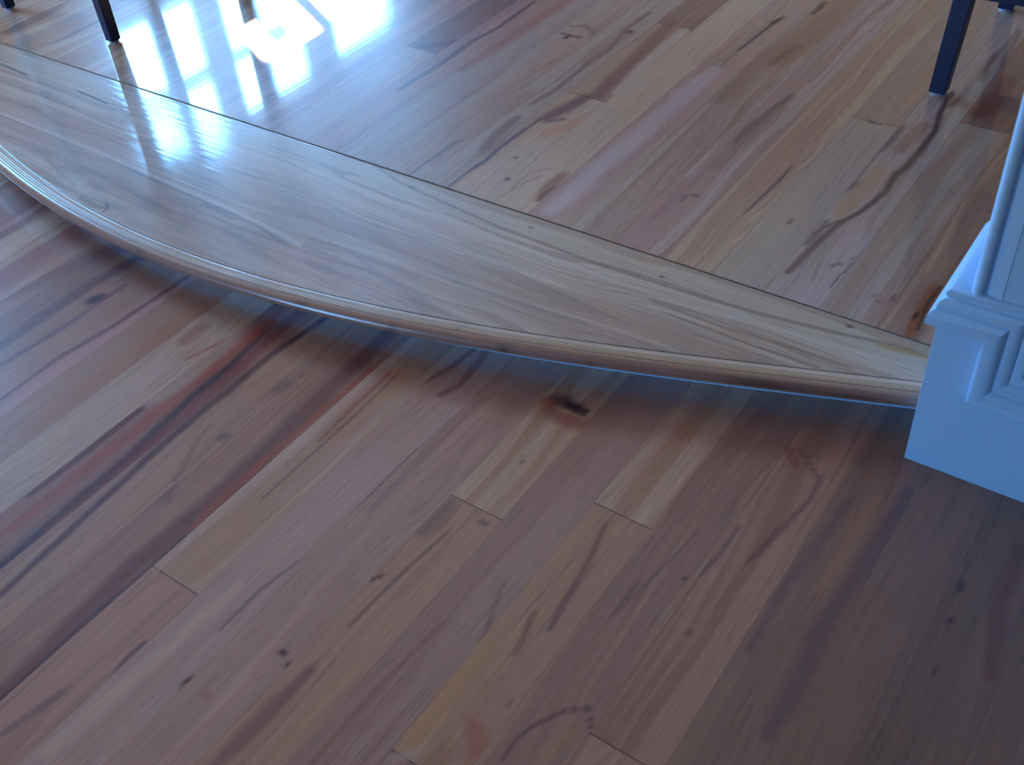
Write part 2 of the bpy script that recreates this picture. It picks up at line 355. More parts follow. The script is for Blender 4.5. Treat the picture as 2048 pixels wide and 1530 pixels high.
CREAM, TAN, PINK, BROWN, RED, GREY = (212, 190, 160), (192, 156, 122), (190, 148, 128), (158, 116, 94), (136, 84, 66), (186, 172, 154)

def figure(u, v, w, pal, seed, SOFT=.2):
    """u across the board, v along it (m): streaked heartwood and sapwood colour"""
    a, b, c = [lin(k) for k in pal]
    mean = np.array((.47, .33, .235)); a = a * (1 - SOFT) + mean * SOFT; b = b * (1 - SOFT) + mean * SOFT; c = c * (1 - SOFT) + mean * SOFT
    warp = (fbm(v * 1.7, u * 9, seed + 3) - .5) * .075
    uu = u + warp
    band = fbm(uu * 36, v * .5, seed)
    t1 = ss(.42, .58, band)[:, None]
    col = a * (1 - t1) + b * t1
    band2 = fbm(uu * 90 + 9, v * .8, seed + 21)
    t2 = ss(.60, .76, band2)[:, None]
    col = col * (1 - .65 * t2) + c * .65 * t2
    rings = (.5 + .5 * np.sin((uu * 560 + fbm(v * 2.3, u * 14, seed + 5) * 26))) ** 2.5
    m = ss(.30, .65, fbm(v * 1.3, u * 20, seed + 31))
    col = col * (1 - (.22 * rings * m * (1 - SOFT)))[:, None]
    fine = fbm(uu * 210, v * 3.2, seed + 41)
    col = col * (.90 + .20 * fine)[:, None]
    return col

def paint_marks(P, col, marks, board_of=None, bid=None, seed=5):
    """veins, knots and mineral streaks that belong to the boards"""
    wob = (fbm(P[:, 0] * 34, P[:, 1] * 18, seed) - .5)
    edge = fbm(P[:, 0] * 160, P[:, 1] * 60, seed + 9)
    for pts, hw, c, st in marks:
        p = np.array(pts)
        lo = p.min(0) - hw * 2.5; hi = p.max(0) + hw * 2.5
        sel = (P[:, 0] > lo[0]) & (P[:, 0] < hi[0]) & (P[:, 1] > lo[1]) & (P[:, 1] < hi[1])
        if board_of is not None:
            mid = board_of(np.median(p[:, 0]))
            sel &= (bid == mid)
        ix = np.where(sel)[0]
        if not len(ix): continue
        Q = P[ix, :2]; d = np.full(len(ix), 1e9); tt = np.zeros(len(ix))
        n = len(p) - 1
        for i in range(n):
            A = p[i]; B = p[i + 1]; AB = B - A; L = max(AB @ AB, 1e-12)
            t = np.clip(((Q - A) @ AB) / L, 0, 1)
            dd = np.hypot(*(Q - A - t[:, None] * AB).T)
            k = dd < d; d[k] = dd[k]; tt[k] = (i + t[k]) / n
        taper = np.where(n > 0, .65 + .35 * np.sin(np.pi * np.clip(tt, .04, .96)) ** .5, 1)
        if n == 1: taper = np.ones_like(tt)
        w = hw * taper * (1 + .6 * wob[ix])
        a = (1 - ss(.35, 1.7, d / np.maximum(w, 1e-4))) * st * (.86 + .28 * edge[ix])
        a = np.clip(a * MARK, 0, 1)[:, None]
        col[ix] = col[ix] * (1 - a) + lin(c) * a
    return col

def wood_mat(name, rough, coat_r, bump, along, seam=None, coat=1.0, cbump=.15, seam_dark=.45, spec=.25, cior=1.5):
    m = bpy.data.materials.new(name); m.use_nodes = True
    t = m.node_tree; N = t.nodes; b = N['Principled BSDF']; L = t.links
    at = N.new('ShaderNodeAttribute'); at.attribute_name = 'figure'
    uv = N.new('ShaderNodeUVMap'); uv.uv_map = 'board'
    mp = N.new('ShaderNodeMapping'); mp.inputs['Scale'].default_value = (520, 9, 1)
    L.new(uv.outputs[0], mp.inputs[0])
    n1 = N.new('ShaderNodeTexNoise'); n1.inputs['Scale'].default_value = 1; n1.inputs['Detail'].default_value = 4
    L.new(mp.outputs[0], n1.inputs['Vector'])
    r1 = N.new('ShaderNodeMapRange'); r1.inputs['From Min'].default_value = .3; r1.inputs['From Max'].default_value = .7
    r1.inputs['To Min'].default_value = .86; r1.inputs['To Max'].default_value = 1.10
    L.new(n1.outputs['Fac'], r1.inputs['Value'])
    # short pores
    mp2 = N.new('ShaderNodeMapping'); mp2.inputs['Scale'].default_value = (900, 26, 1); L.new(uv.outputs[0], mp2.inputs[0])
    n2 = N.new('ShaderNodeTexNoise'); n2.inputs['Scale'].default_value = 1; n2.inputs['Detail'].default_value = 2
    L.new(mp2.outputs[0], n2.inputs['Vector'])
    r2 = N.new('ShaderNodeMapRange'); r2.inputs['From Min'].default_value = .60; r2.inputs['From Max'].default_value = .72
    r2.inputs['To Min'].default_value = 1.0; r2.inputs['To Max'].default_value = .80
    L.new(n2.outputs['Fac'], r2.inputs['Value'])
    mu = N.new('ShaderNodeMath'); mu.operation = 'MULTIPLY'; L.new(r1.outputs[0], mu.inputs[0]); L.new(r2.outputs[0], mu.inputs[1])
    last = mu.outputs[0]
    if seam:
        s = N.new('ShaderNodeSeparateXYZ'); L.new(uv.outputs[0], s.inputs[0])
        pp = N.new('ShaderNodeMath'); pp.operation = 'PINGPONG'; L.new(s.outputs['X'], pp.inputs[0]); pp.inputs[1].default_value = seam / 2
        n3 = N.new('ShaderNodeTexNoise'); n3.inputs['Scale'].default_value = 3.0; L.new(uv.outputs[0], n3.inputs['Vector'])
        r3 = N.new('ShaderNodeMapRange'); r3.inputs['From Min'].default_value = .0004; r3.inputs['From Max'].default_value = .0012
        L.new(pp.outputs[0], r3.inputs['Value'])
        r4 = N.new('ShaderNodeMapRange'); r4.inputs['From Min'].default_value = .4; r4.inputs['From Max'].default_value = .62
        r4.inputs['To Min'].default_value = seam_dark; r4.inputs['To Max'].default_value = .95
        L.new(n3.outputs['Fac'], r4.inputs['Value'])
        mxs = N.new('ShaderNodeMix'); mxs.data_type = 'FLOAT'
        L.new(r3.outputs[0], mxs.inputs['Factor']); L.new(r4.outputs[0], mxs.inputs['A']); mxs.inputs['B'].default_value = 1
        m2 = N.new('ShaderNodeMath'); m2.operation = 'MULTIPLY'; L.new(last, m2.inputs[0]); L.new(mxs.outputs['Result'], m2.inputs[1]); last = m2.outputs[0]
    vm = N.new('ShaderNodeVectorMath'); vm.operation = 'SCALE'
    L.new(at.outputs['Color'], vm.inputs[0]); L.new(last, vm.inputs['Scale'])
    L.new(vm.outputs[0], b.inputs['Base Color'])
    b.inputs['Roughness'].default_value = rough; b.inputs['Specular IOR Level'].default_value = spec
    b.inputs['Coat IOR'].default_value = cior; b.inputs['Coat Weight'].default_value = coat; b.inputs['Coat Roughness'].default_value = coat_r
    # gentle waviness of the varnish along the boards
    mp3 = N.new('ShaderNodeMapping'); mp3.inputs['Scale'].default_value = (70, 5, 1); L.new(uv.outputs[0], mp3.inputs[0])
    n5 = N.new('ShaderNodeTexNoise'); n5.inputs['Scale'].default_value = 1; n5.inputs['Detail'].default_value = 3; L.new(mp3.outputs[0], n5.inputs['Vector'])
    bp = N.new('ShaderNodeBump'); bp.inputs['Strength'].default_value = cbump; bp.inputs['Distance'].default_value = .0006
    L.new(n5.outputs['Fac'], bp.inputs['Height']); L.new(bp.outputs[0], b.inputs['Coat Normal'])
    bp2 = N.new('ShaderNodeBump'); bp2.inputs['Strength'].default_value = bump; bp2.inputs['Distance'].default_value = .0004
    L.new(n1.outputs['Fac'], bp2.inputs['Height']); L.new(bp2.outputs[0], b.inputs['Normal'])
    return m

M_NOSING = wood_mat('nosing_hardwood', .5, .24, .3, 0, coat=.8, cbump=.3, spec=.3)
BW = 0.1045
def plank_floor(name, z, x0, kmin, kmax, ya, yb, dense, joints, palettes, pal_default, marks, m, seed, soft, tint, sub=32, dy=.010):
    """one mesh; every board is a strip of quads between its own edges, with its own joints"""
    Vs, Fs, Us, Cs, Bs = [], [], [], [], []
    off = 0
    rng = np.random.RandomState(seed)
    for k in range(kmin, kmax + 1):
        xr = x0 - k * BW; xl = xr - BW
        inv = dense[0] < xr and xl < dense[1]
        js = list(joints.get(k, []))
        y = ya + rng.rand() * 1.2 - 1.0
        while y < yb:                       # joints outside the photographed part
            y += .8 + rng.rand() * 1.2
            if not (dense[2] - .1 < y < dense[3] + .1 and inv): js.append(y)
        js = sorted(j for j in js if ya + .02 < j < yb - .02)
        nx = sub if inv else 2
        if inv: ys = np.concatenate([np.arange(ya, dense[2], .1), np.arange(dense[2], dense[3], dy), np.arange(dense[3], yb, .1), [yb]])
        else: ys = np.concatenate([np.arange(ya, yb, .12), [yb]])
        ys = ys[(ys >= ya) & (ys <= yb)]
        extra = [j + e for j in js for e in (-.0016, -.0007, .0007, .0016)]
        ys = np.unique(np.concatenate([ys, extra]))
        us = np.linspace(0, BW, nx + 1)
        U, V = np.meshgrid(us, ys); U = U.ravel(); V = V.ravel()
        P = np.c_[xl + U, V, np.full(len(U), z)]
        seg = np.searchsorted(js, V)
        col = np.zeros((len(U), 3))
        for sidx in range(len(js) + 1):
            q = seg == sidx
            if not q.any(): continue
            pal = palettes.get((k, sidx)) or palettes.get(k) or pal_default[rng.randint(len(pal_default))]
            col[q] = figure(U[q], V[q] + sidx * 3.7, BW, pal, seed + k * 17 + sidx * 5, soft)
        for j in js:
            q = np.abs(V - j) < .0010
            col[q] *= .35
        n_y = len(ys)
        g = np.arange(len(U)).reshape(n_y, nx + 1) + off
        f = np.stack([g[:-1, :-1], g[:-1, 1:], g[1:, 1:], g[1:, :-1]], -1).reshape(-1, 4)
        Vs.append(P); Fs.append(f); Us.append(np.c_[U, V + (k % 7) * 1.3]); Cs.append(col); Bs.append(np.full(len(U), k))
        off += len(U)
    V = np.concatenate(Vs); F = np.concatenate(Fs); U = np.concatenate(Us); C = np.concatenate(Cs); B = np.concatenate(Bs)
    C = paint_marks(V, C, marks, lambda x: int(math.floor((x0 - x) / BW)), B)
    return grid_obj(name, V, F, U, C * tint, m)

def grid_obj(name, V, F, U, C, m):
    me = bpy.data.meshes.new(name)
    me.vertices.add(len(V)); me.vertices.foreach_set('co', V.astype(np.float32).ravel())
    me.loops.add(F.size); me.loops.foreach_set('vertex_index', F.astype(np.int32).ravel())
    me.polygons.add(len(F)); me.polygons.foreach_set('loop_start', np.arange(0, F.size, 4, dtype=np.int32))
    me.update(calc_edges=True)
    uvl = me.uv_layers.new(name='board'); uvl.data.foreach_set('uv', U[F.ravel()].astype(np.float32).ravel())
    ca = me.color_attributes.new('figure', 'FLOAT_COLOR', 'POINT')
    ca.data.foreach_set('color', np.c_[C, np.ones(len(C))].astype(np.float32).ravel())
    me.materials.append(m); me.validate()
    o = bpy.data.objects.new(name, me); COL.objects.link(o)
    return o

M_FLOOR_UP = wood_mat('upper_floor_hardwood', .34, .055, .2, 1, seam=BW, cior=1.62, cbump=.12, spec=.5)
M_FLOOR_LOW = wood_mat('lower_floor_hardwood', .5, .15, .2, 1, seam=BW, seam_dark=.7)
M_TREAD = wood_mat('tread_hardwood', .42, .105, .5, 0, coat=1.0, cbump=.45, spec=.9)

MIX = [(TAN, PINK, BROWN), (CREAM, TAN, PINK), (PINK, BROWN, RED), (GREY, TAN, BROWN), (TAN, CREAM, BROWN)]
PAL_U = {-3: (BROWN, RED, TAN), -2: (TAN, BROWN, RED), -1: (TAN, (170, 130, 104), (150, 104, 70)), (0, 0): (GREY, (178, 152, 128), PINK), (0, 1): ((150, 110, 96), BROWN, RED),
         1: ((200, 178, 164), GREY, (170, 146, 124)), (2, 0): (GREY, (192, 176, 150), GREY), (2, 1): ((180, 154, 128), TAN, GREY),
         3: ((204, 178, 142), (186, 148, 116), PINK), 4: ((192, 172, 156), (178, 144, 130), BROWN), 5: (GREY, (176, 150, 132), BROWN),
         6: ((192, 158, 140), (186, 162, 136), (170, 130, 116)), (7, 0): ((206, 182, 146), CREAM, TAN), (8, 0): ((206, 174, 138), CREAM, (190, 144, 112)),
         (8, 1): ((192, 164, 132), (150, 112, 96), BROWN), (8, 2): ((140, 106, 92), BROWN, TAN), 9: ((188, 172, 150), GREY, (150, 120, 102)),
         10: ((190, 160, 138), GREY, BROWN), 11: ((186, 166, 158), GREY, (164, 130, 116)), 12: ((176, 140, 130), PINK, BROWN),
         (13, 0): ((186, 160, 148), PINK, GREY), (13, 1): ((150, 104, 96), (120, 78, 78), RED), 14: ((170, 120, 108), PINK, GREY),
         15: (PINK, BROWN, GREY), 16: ((176, 140, 128), PINK, BROWN)}
PAL_L = {-6: ((96, 70, 62), (110, 80, 68), RED), -5: ((104, 78, 68), (90, 66, 60), RED), -4: ((122, 96, 82), (106, 80, 72), RED), -3: ((138, 110, 96), (120, 94, 84), BROWN), (-2, 0): ((172, 142, 122), TAN, BROWN), (-2, 1): ((166, 138, 118), (150, 120, 106), BROWN),  # rightmost boards darkened in steps: shade and corner falloff put into their colour
         -1: ((176, 142, 122), (160, 124, 112), BROWN), (0, 0): (CREAM, TAN, (180, 150, 120)), (0, 1): ((190, 158, 130), TAN, (160, 122, 108)), (0, 2): ((164, 126, 116), (150, 112, 104), BROWN),
         1: ((180, 150, 138), (170, 136, 124), (150, 112, 104)), (2, 0): ((150, 110, 104), (132, 96, 92), (160, 124, 110)), (2, 1): ((204, 164, 140), (196, 152, 126), PINK),
         3: ((196, 168, 156), (186, 156, 142), PINK), 4: ((190, 158, 146), (196, 172, 160), PINK), (5, 0): ((204, 182, 150), TAN, (176, 140, 116)), (5, 1): ((196, 168, 148), PINK, (180, 144, 126)),
         6: ((166, 122, 104), (176, 134, 110), RED), 7: ((186, 150, 120), (170, 132, 110), BROWN), 8: ((134, 76, 62), (156, 92, 70), (92, 48, 46)),
         9: ((204, 180, 154), CREAM, (186, 148, 120)), 10: ((184, 144, 112), (176, 134, 104), BROWN), 11: ((180, 136, 112), (196, 152, 140), BROWN),
         12: ((166, 126, 104), BROWN, PINK), 13: ((176, 134, 112), (136, 92, 82), BROWN), 14: ((196, 158, 130), PINK, BROWN), 15: (CREAM, TAN, PINK),
         16: ((158, 96, 84), RED, PINK), 17: ((166, 104, 90), RED, PINK)}
UJ = {2: [2.133], 8: [1.945, 2.372], 13: [1.968], 0: [2.212]}
LJ = {5: [.4735], 2: [.8395], 0: [.440, .9465], -2: [.602]}

floor_up = plank_floor('floor', H, -.3837, -34, 45, 1.4664, YB, (-3.5, -.1, 1.4, 3.25), UJ, PAL_U, MIX, FIG_U, M_FLOOR_UP, 11, .2, TINT_U)
finish(floor_up, kind='structure', label='upper hardwood floor of mixed cream and brown boards behind the step')
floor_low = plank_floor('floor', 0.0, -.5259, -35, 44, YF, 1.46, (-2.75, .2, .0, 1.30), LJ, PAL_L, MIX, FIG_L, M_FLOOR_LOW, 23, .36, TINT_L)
finish(floor_low, kind='structure', label='lower hardwood floor with dark red streaks in front of the step')

# ------------------------------------------------------------------ the curved step
SEAM = [-0.01759385911704981, -0.002136213428433619, 0.20191708754024343, 0.0037729922202934694, 1.0188373965726818]
XT0, XT1 = -3.36, -.225
def seam_y(x): return np.polyval(SEAM, np.asarray(x) + 1.75)
def seam_n(x):
    s = np.polyval(np.polyder(SEAM), np.asarray(x) + 1.75); L = np.sqrt(1 + s * s); return s / L, -1 / L    # outward (towards -y)
step = empty('stair_step', (-1.75, 1.25, 0), 'shallow step with long boat-shaped wooden tread and bent nosing between the two floors', 'step')
def rel(o):
    o.parent = step; o.matrix_parent_inverse = Matrix.Translation(step.location).inverted(); return o
YBK = 1.4655
nx = 560; ny = 190
xs = np.linspace(XT0, XT1, nx + 1); ts = np.linspace(0, 1, ny + 1)
XX, TT = np.meshgrid(xs, ts); y0 = seam_y(XX); YY = y0 + TT * (YBK - y0)
V = np.c_[XX.ravel(), YY.ravel(), np.full(XX.size, H)]
x_, y_ = V[:, 0], V[:, 1]
cc = figure(y_, x_ + 20, 1, ((206, 186, 158), (190, 162, 134), (160, 126, 98)), 77, 0)
# glued-up boards of the tread, running along its length
for k, (e0, e1, tint) in enumerate(((1.395, 2.0, (.96, .97, .92)), (1.29, 1.395, (1.05, 1.04, 1.02)), (1.17, 1.29, (.97, .95, .93)), (-1, 1.17, (1.0, .98, .96)))):
    q = (y_ > e0) & (y_ <= e1); cc[q] *= np.array(tint)
# flame figure
for (cx, cy, ax, ay, s, st) in ((-1.36, 1.125, .34, .045, 9.0, .16), (-2.03, 1.10, .16, .045, 7.0, .16), (-.95, 1.27, .5, .05, 7, .12)):
    dx = (x_ - cx) / ax; dyv = (y_ - cy) / ay + .5 * (fbm(x_ * 5, y_ * 14, 91) - .5)
    r = np.sqrt(dx * dx + dyv * dyv); g = np.exp(-(r / 1.8) ** 2)
    cc *= (1 - st * 1.3 * g * ss(.35, .9, .5 + .5 * np.sin(r * s + 2 * fbm(x_ * 9, y_ * 20, 93))))[:, None]
cc = paint_marks(V, cc, FIG_T, seed=8)
q = (y_ - seam_y(x_)) < .0014; cc[q] *= .38
g = np.arange(XX.size).reshape(ny + 1, nx + 1)
F = np.stack([g[:-1, :-1], g[:-1, 1:], g[1:, 1:], g[1:, :-1]], -1).reshape(-1, 4)
# under side and edges give the board its thickness
nV = len(V)
outl = np.concatenate([g[0, :], g[1:, -1], g[-1, ::-1][1:], g[1:-1, 0][::-1]])
Vb = V[outl].copy(); Vb[:, 2] -= .027
gi = np.arange(len(outl)) + nV
Fs_ = np.stack([outl, np.roll(outl, -1), np.roll(gi, -1), gi], -1)[:, ::-1]
V2 = np.concatenate([V, Vb]); C2 = np.concatenate([cc, cc[outl]]); F2 = np.concatenate([F, Fs_])
# bottom: strips between front and back rows
fb = gi[:nx + 1]; bb = gi[nx + ny: nx + ny + nx + 1][::-1]
F2 = np.concatenate([F2, np.stack([fb[:-1], bb[:-1], bb[1:], fb[1:]], -1)])
U2 = np.c_[V2[:, 1], V2[:, 0]]
tread = grid_obj('tread_board', V2, F2, U2, C2 * TINT, M_TREAD); rel(tread)
tread['label'] = 'flat tread board with lengthwise grain, straight at the back and bowed in front'

# nosing: bent lamination swept along the curve
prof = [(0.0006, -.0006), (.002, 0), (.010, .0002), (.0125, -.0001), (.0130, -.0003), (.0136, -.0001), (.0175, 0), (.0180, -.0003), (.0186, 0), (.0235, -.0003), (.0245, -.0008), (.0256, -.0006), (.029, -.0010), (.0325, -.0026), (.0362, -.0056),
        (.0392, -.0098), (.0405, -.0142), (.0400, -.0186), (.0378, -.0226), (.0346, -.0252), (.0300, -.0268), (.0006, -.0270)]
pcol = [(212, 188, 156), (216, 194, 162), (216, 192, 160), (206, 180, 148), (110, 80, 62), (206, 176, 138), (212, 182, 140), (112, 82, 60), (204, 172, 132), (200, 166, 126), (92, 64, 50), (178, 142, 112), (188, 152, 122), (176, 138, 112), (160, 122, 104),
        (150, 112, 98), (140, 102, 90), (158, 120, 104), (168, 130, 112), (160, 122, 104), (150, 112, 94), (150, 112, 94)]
# densify
pp, pc = [], []
for i in range(len(prof) - 1):
    n = 2 if i < 20 else 1
    for j in range(n):
        t = j / n; pp.append([prof[i][0] * (1 - t) + prof[i + 1][0] * t, prof[i][1] * (1 - t) + prof[i + 1][1] * t]); pc.append(lin(pcol[i]) * (1 - t) + lin(pcol[i + 1]) * t)
pp.append(prof[-1]); pc.append(lin(pcol[-1])); pp = np.array(pp); pc = np.array(pc)
nxn = 620; xs = np.linspace(XT0, XT1 + .015, nxn + 1); yy = seam_y(xs); nn = seam_n(xs)
PX = xs[None, :] + pp[:, :1] * nn[0][None, :]; PY = yy[None, :] + pp[:, :1] * nn[1][None, :]; PZ = H + np.repeat(pp[:, 1:2], nxn + 1, 1)
V = np.c_[PX.ravel(), PY.ravel(), PZ.ravel()]
arc = np.repeat(xs[None, :], len(pp), 0).ravel(); dist = np.repeat((np.arange(len(pp)) / len(pp))[:, None], nxn + 1, 1).ravel()
C = np.repeat(pc[:, None, :], nxn + 1, 1).reshape(-1, 3)
C = C * (.84 + .34 * fbm(dist * 30, arc * 2.5, 55))[:, None]
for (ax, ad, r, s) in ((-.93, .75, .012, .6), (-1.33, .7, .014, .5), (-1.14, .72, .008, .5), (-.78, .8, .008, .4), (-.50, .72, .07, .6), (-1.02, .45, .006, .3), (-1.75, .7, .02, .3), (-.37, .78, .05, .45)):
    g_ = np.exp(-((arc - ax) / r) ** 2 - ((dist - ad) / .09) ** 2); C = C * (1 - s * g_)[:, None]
g = np.arange(len(V)).reshape(len(pp), nxn + 1)
F = np.stack([g[:-1, :-1], g[1:, :-1], g[1:, 1:], g[:-1, 1:]], -1).reshape(-1, 4)
# close the back
F = np.concatenate([F, np.stack([g[-1, :-1], g[0, :-1], g[0, 1:], g[-1, 1:]], -1)])
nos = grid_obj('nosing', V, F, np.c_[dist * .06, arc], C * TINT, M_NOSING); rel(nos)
for p in nos.data.polygons: p.use_smooth = True
nos['label'] = 'bent laminated bullnose edge with thin dark glue lines'

# riser set back under the nosing
xs = np.linspace(XT0, -.2, 200); yr = seam_y(xs) + RISER
vs, fs = [], []
for i, (a, b) in enumerate(zip(xs, yr)):
    vs += [(a, b, 0), (a, b, H - .0275), (a, b + .018, H - .0275), (a, b + .018, 0)]
for i in range(len(xs) - 1):
    a = i * 4; b = a + 4
    for j in range(4): fs.append((a + j, b + j, b + (j + 1) % 4, a + (j + 1) % 4))
fs += [(0, 1, 2, 3), (len(vs) - 1, len(vs) - 2, len(vs) - 3, len(vs) - 4)]
ris = mesh_obj('riser', vs, fs, M_PAINT); rel(ris); ris['label'] = 'painted curved riser under the nosing'
# fascia: frame under upper floor edge
bm = bmesh.new(); box(bm, XL, XR, YBK + .003, YB, -.02, H - .002); bm_obj('trim_2', bm, M_WALL, kind='structure', label='subfloor under the upper floor')

# ------------------------------------------------------------------ room shell
def wall_with_openings(name, axis, pos, thick, a0, a1, z0, z1, openings, m, label):
    """axis 'x': wall in the plane x=pos spanning y; axis 'y': in the plane y=pos spanning x"""
    bm = bmesh.new()
    cuts = sorted(set([a0, a1] + [o[0] for o in openings] + [o[1] for o in openings]))
    for p, q in zip(cuts[:-1], cuts[1:]):
        mid = (p + q) / 2; zs = [z0]
        for o in sorted([o for o in openings if o[0] < mid < o[1]], key=lambda o: o[2]): zs += [o[2], o[3]]
        zs.append(z1)
        for i in range(0, len(zs), 2):
            if zs[i + 1] - zs[i] < 1e-4: continue
            if axis == 'x': box(bm, min(pos, pos + thick), max(pos, pos + thick), p, q, zs[i], zs[i + 1])
            else: box(bm, p, q, min(pos, pos + thick), max(pos, pos + thick), zs[i], zs[i + 1])
    return bm_obj(name, bm, m, kind='structure', label=label)
wall_with_openings('wall_left', 'x', XL, -.15, YF, YB, -.02, ZC, WIN_LEFT, M_WALL, 'left wall with the windows')
wall_with_openings('wall_front', 'y', YF, -.15, XL - .15, XR + .15, -.02, ZC, FILL_FRONT, M_WALL, 'wall behind the camera')
wall_with_openings('wall_back', 'y', YB, .15, XL - .15, XR + .15, -.02, ZC, WIN_BACK, M_WALL, 'far wall')
wall_with_openings('wall_right', 'x', XR, .15, YF, YB, -.02, ZC, [], M_DARKWALL, 'right wall')
bm = bmesh.new(); box(bm, XL - .15, XR + .15, YF - .15, YB + .15, ZC, ZC + .1); bm_obj('ceiling', bm, M_CEIL, kind='structure', label='ceiling')
bm = bmesh.new(); box(bm, XL, XR, YF, YBK, -.06, -.002); bm_obj('trim_3', bm, M_WALL, kind='structure', label='subfloor under the lower floor')

def window_left(i, y0, y1, z0, z1, bars_y=(), bars_z=(), fr=.03):
    bm = bmesh.new()
    for (a, b, c, d) in ((y0, y0 + fr, z0, z1), (y1 - fr, y1, z0, z1), (y0, y1, z0, z0 + fr), (y0, y1, z1 - fr, z1)):
        box(bm, XL - .10, XL - .05, a, b, c, d)
    for b in bars_y: box(bm, XL - .095, XL - .055, b[0] - b[1] / 2, b[0] + b[1] / 2, z0 + fr, z1 - fr)
    for b in bars_z: box(bm, XL - .098, XL - .052, y0 + fr, y1 - fr, b[0] - b[1] / 2, b[0] + b[1] / 2)
    o = bm_obj('window_%d' % i, bm, M_PAINT, kind='structure', label='white window in the left wall')
    bm = bmesh.new(); box(bm, XL - .079, XL - .073, y0 + fr, y1 - fr, z0 + fr, z1 - fr)
    g = bm_obj('pane', bm, M_PANE, parent=o); return o
M_PANE = bpy.data.materials.new('clear_window_glass'); M_PANE.use_nodes = True
t = M_PANE.node_tree; t.nodes.clear(); oo = t.nodes.new('ShaderNodeOutputMaterial'); tr = t.nodes.new('ShaderNodeBsdfTransparent'); gl = t.nodes.new('ShaderNodeBsdfGlossy')
lw = t.nodes.new('ShaderNodeFresnel'); lw.inputs[0].default_value = 1.3; gl.inputs['Roughness'].default_value = .02; mxn = t.nodes.new('ShaderNodeMixShader')
t.links.new(lw.outputs[0], mxn.inputs[0]); t.links.new(tr.outputs[0], mxn.inputs[1]); t.links.new(gl.outputs[0], mxn.inputs[2]); t.links.new(mxn.outputs[0], oo.inputs[0])
window_left(1, *WIN_LEFT[0], bars_y=((3.565, .09),), bars_z=((1.745, .085),))
window_left(2, *WIN_LEFT[1], bars_y=((4.29, .04),), bars_z=((1.74, .07),))
window_left(3, *WIN_LEFT[2])
window_left(4, *WIN_LEFT[3], bars_y=((3.575, .045),), fr=.001)
window_left(5, *WIN_LEFT[4])

# ------------------------------------------------------------------ wall end with stepped baseboard
WY = 1.305                          # face of the wall end
WX = -.222                          # its left side
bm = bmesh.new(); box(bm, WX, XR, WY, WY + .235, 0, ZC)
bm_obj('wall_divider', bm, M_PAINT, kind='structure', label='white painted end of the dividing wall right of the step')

# base boards
bm = bmesh.new()
box(bm, -.2538, XR - .01, WY - .016, WY, 0, .1635, .0008)
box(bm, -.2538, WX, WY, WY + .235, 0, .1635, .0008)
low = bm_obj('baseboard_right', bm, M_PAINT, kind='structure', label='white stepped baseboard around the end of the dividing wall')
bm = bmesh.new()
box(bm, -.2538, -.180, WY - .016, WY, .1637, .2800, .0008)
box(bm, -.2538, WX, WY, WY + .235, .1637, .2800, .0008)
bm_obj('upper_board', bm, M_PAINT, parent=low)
# cap moulding swept round the end, down the step and on to the right
capp = [(0, .016), (0, .0225), (.0015, .0262), (.006, .0288), (.012, .0292), (.018, .0282), (.0235, .0255), (.0275, .0215), (.0290, .0195),
        (.0298, .0178), (.0310, .0195), (.0340, .0196), (.0380, .0184), (.0420, .0166), (.0455, .0145), (.0475, .0125), (.0480, .0108),
        (.0490, .0122), (.0520, .0136), (.0560, .0140), (.0600, .0134), (.0635, .0112), (.0655, .0075), (.066, .004), (.066, 0)]
X1, Z0c, Z1c = -.187, .2795, .1630
vs, fs = [], []; yb_ = WY + .235
for (e, d) in capp:
    dl = d * 2.1 if d <= .016 else .0336 + (d - .016)
    vs += [(WX - dl, yb_, Z0c + e), (WX - dl, WY - d, Z0c + e), (X1 + e, WY - d, Z0c + e), (X1 + e, WY - d, Z1c + e), (XR - .01, WY - d, Z1c + e)]
n = len(capp)
for i in range(n - 1):
    for j in range(4):
        a = i * 5 + j; fs.append((a, a + 5, a + 6, a + 1))
# lip over the side board
cap = mesh_obj('cap_moulding', vs, fs, M_PAINT, parent=low)
bmx = bmesh.new(); bmx.from_mesh(cap.data); bmesh.ops.recalc_face_normals(bmx, faces=bmx.faces); bmx.to_mesh(cap.data); bmx.free()
for p in cap.data.polygons: p.use_smooth = True
bmx = bmesh.new(); bmx.from_mesh(cap.data)
for e in bmx.edges:
    if len(e.link_faces) == 2 and e.calc_face_angle() > math.radians(32): e.smooth = False
bmx.to_mesh(cap.data); bmx.free()

# corner casing: bead, groove, sloped band, standing on the cap
cp = [(WX, .000), (WX + .0003, .0030), (WX + .002, .0075), (WX + .005, .0105), (WX + .009, .0118), (WX + .013, .0108), (WX + .0165, .0080), (WX + .0185, .0040), (WX + .0200, .0012),
      (WX + .0225, .0010), (WX + .0240, .0042), (WX + .0330, .0062), (WX + .0420, .0070), (WX + .0424, .0058), (WX + .0440, .0056), (WX + .0990, .0056), (WX + .0990, 0)]
vs, fs = [], []
zt = Z0c + .066
for (x, d) in cp: vs += [(x, WY - d, zt - .004), (x, WY - d, ZC)]
for i in range(len(cp) - 1): fs.append((2 * i, 2 * i + 2, 2 * i + 3, 2 * i + 1))
cas = mesh_obj('trim_1', vs, fs, M_PAINT, kind='structure', label='white beaded casing up the corner of the dividing wall')
bmx = bmesh.new(); bmx.from_mesh(cas.data); bmesh.ops.recalc_face_normals(bmx, faces=bmx.faces)
for e in bmx.edges:
    if len(e.link_faces) == 2: e.smooth = e.calc_face_angle() < math.radians(38)
for f_ in bmx.faces: f_.smooth = True
bmx.to_mesh(cas.data); bmx.free()

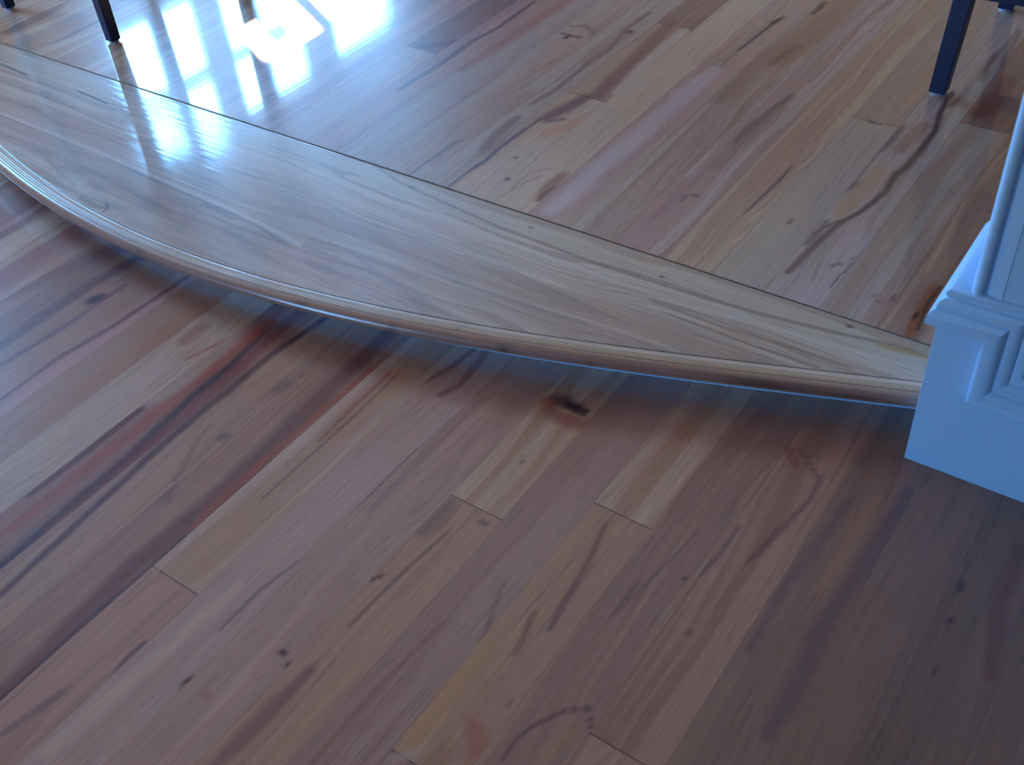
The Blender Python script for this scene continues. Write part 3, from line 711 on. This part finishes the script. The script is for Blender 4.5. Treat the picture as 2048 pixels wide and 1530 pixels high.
# ------------------------------------------------------------------ high chairs
def leg_mesh(foot, top, w0, w1, name, root, glide=True):
    """square tapered leg from foot to top, both relative to the stool"""
    bm = bmesh.new(); vs = []
    for (c, w) in ((foot, w0), (top, w1)):
        for (sx_, sy_) in ((-1, -1), (1, -1), (1, 1), (-1, 1)):
            vs.append(bm.verts.new((c[0] + sx_ * w / 2, c[1] + sy_ * w / 2, c[2])))
    bm.faces.new(vs[:4]); bm.faces.new(vs[4:])
    for i in range(4): bm.faces.new((vs[i], vs[(i + 1) % 4], vs[4 + (i + 1) % 4], vs[4 + i]))
    bmesh.ops.bevel(bm, geom=list(bm.edges), offset=.0025, segments=2, affect='EDGES')
    o = bm_obj(name, bm, M_STOOL, parent=root)
    if glide:
        bm = bmesh.new(); bmesh.ops.create_cone(bm, segments=24, radius1=w0 * .46, radius2=w0 * .46, depth=.006, cap_ends=True)
        for v in bm.verts: v.co += Vector((foot[0], foot[1], .003))
        bm_obj('glide', bm, M_GLIDE, parent=o, label='small pale metal foot glide')
    return o
def bar(name, a, b, w, h, root, m=None):
    bm = bmesh.new(); a = Vector(a); b = Vector(b); d = (b - a)
    side = d.cross(Vector((0, 0, 1))).normalized() * w / 2; up = Vector((0, 0, h / 2)); vs = []
    for p in (a, b):
        for s, u in ((-1, -1), (1, -1), (1, 1), (-1, 1)): vs.append(bm.verts.new(p + side * s + up * u))
    bm.faces.new(vs[:4]); bm.faces.new(vs[4:])
    for i in range(4): bm.faces.new((vs[i], vs[(i + 1) % 4], vs[4 + (i + 1) % 4], vs[4 + i]))
    bmesh.ops.bevel(bm, geom=list(bm.edges), offset=.002, segments=2, affect='EDGES')
    return bm_obj(name, bm, m or M_STOOL, parent=root)

def stool(loc, feet, tops, w0, w1, back, stretch_z, label, group, seat_h=.64):
    """feet/tops in order front-left, front-right, rear-right, rear-left"""
    r = empty('chair', loc, label, 'chair', group)
    for f_, t_ in zip(feet, tops): leg_mesh((f_[0], f_[1], .0055), (t_[0], t_[1], seat_h - .02), w0, w1, 'leg', r)
    def at(i, z):
        k = z / (seat_h - .02); return (feet[i][0] * (1 - k) + tops[i][0] * k, feet[i][1] * (1 - k) + tops[i][1] * k, z)
    for i in range(4):
        z = stretch_z[i]
        if z: bar('stretcher', at(i, z), at((i + 1) % 4, z), .02, .04, r)
    xs_ = [t[0] for t in tops]; ys_ = [t[1] for t in tops]
    bm = bmesh.new(); box(bm, min(xs_) - .02, max(xs_) + .02, min(ys_) - .02, max(ys_) + .02, seat_h - .06, seat_h - .005, .004)
    bm_obj('seat_frame', bm, M_STOOL, parent=r)
    bm = bmesh.new(); box(bm, min(xs_) - .015, max(xs_) + .015, min(ys_) - .015, max(ys_) + .015, seat_h - .005, seat_h + .045, .018)
    bm_obj('seat_cushion', bm, M_SEAT, parent=r)
    yb2 = max(ys_) if back > 0 else min(ys_)
    lean = .05 * back
    for x in (min(xs_) , max(xs_)):
        bar('back_post', (x, yb2, seat_h), (x, yb2 + lean, seat_h + .40), .03, .03, r)
    for z in (.16, .27, .38):
        bar('back_rail', (min(xs_), yb2 + lean * z / .4, seat_h + z), (max(xs_), yb2 + lean * z / .4, seat_h + z), .018, .06, r)
    return r
G = 'dark chairs on the upper floor'
# stool whose near legs stand at the back edge of the step
stool((-2.86, 1.83, H), [(-.262, -.198), (.238, -.205), (.345, .192), (-.13, .20)], [(-.262, -.190), (.232, -.195), (.345, .192), (-.13, .20)],
      .030, .046, -1, (.245, 0, 0, 0), 'dark navy wooden chair with square tapered legs beside the bright window glare on the floor', G, seat_h=.76)
stool((-.31, 2.57, H), [(-.262, -.250), (.238, -.250), (.238, .245), (-.262, .245)], [(-.215, -.235), (.20, -.235), (.20, .20), (-.215, .20)],
      .036, .046, -1, (.245, .245, .245, .245), 'dark navy wooden chair with square legs and a low rung, beyond the white wall end', G, seat_h=.76)
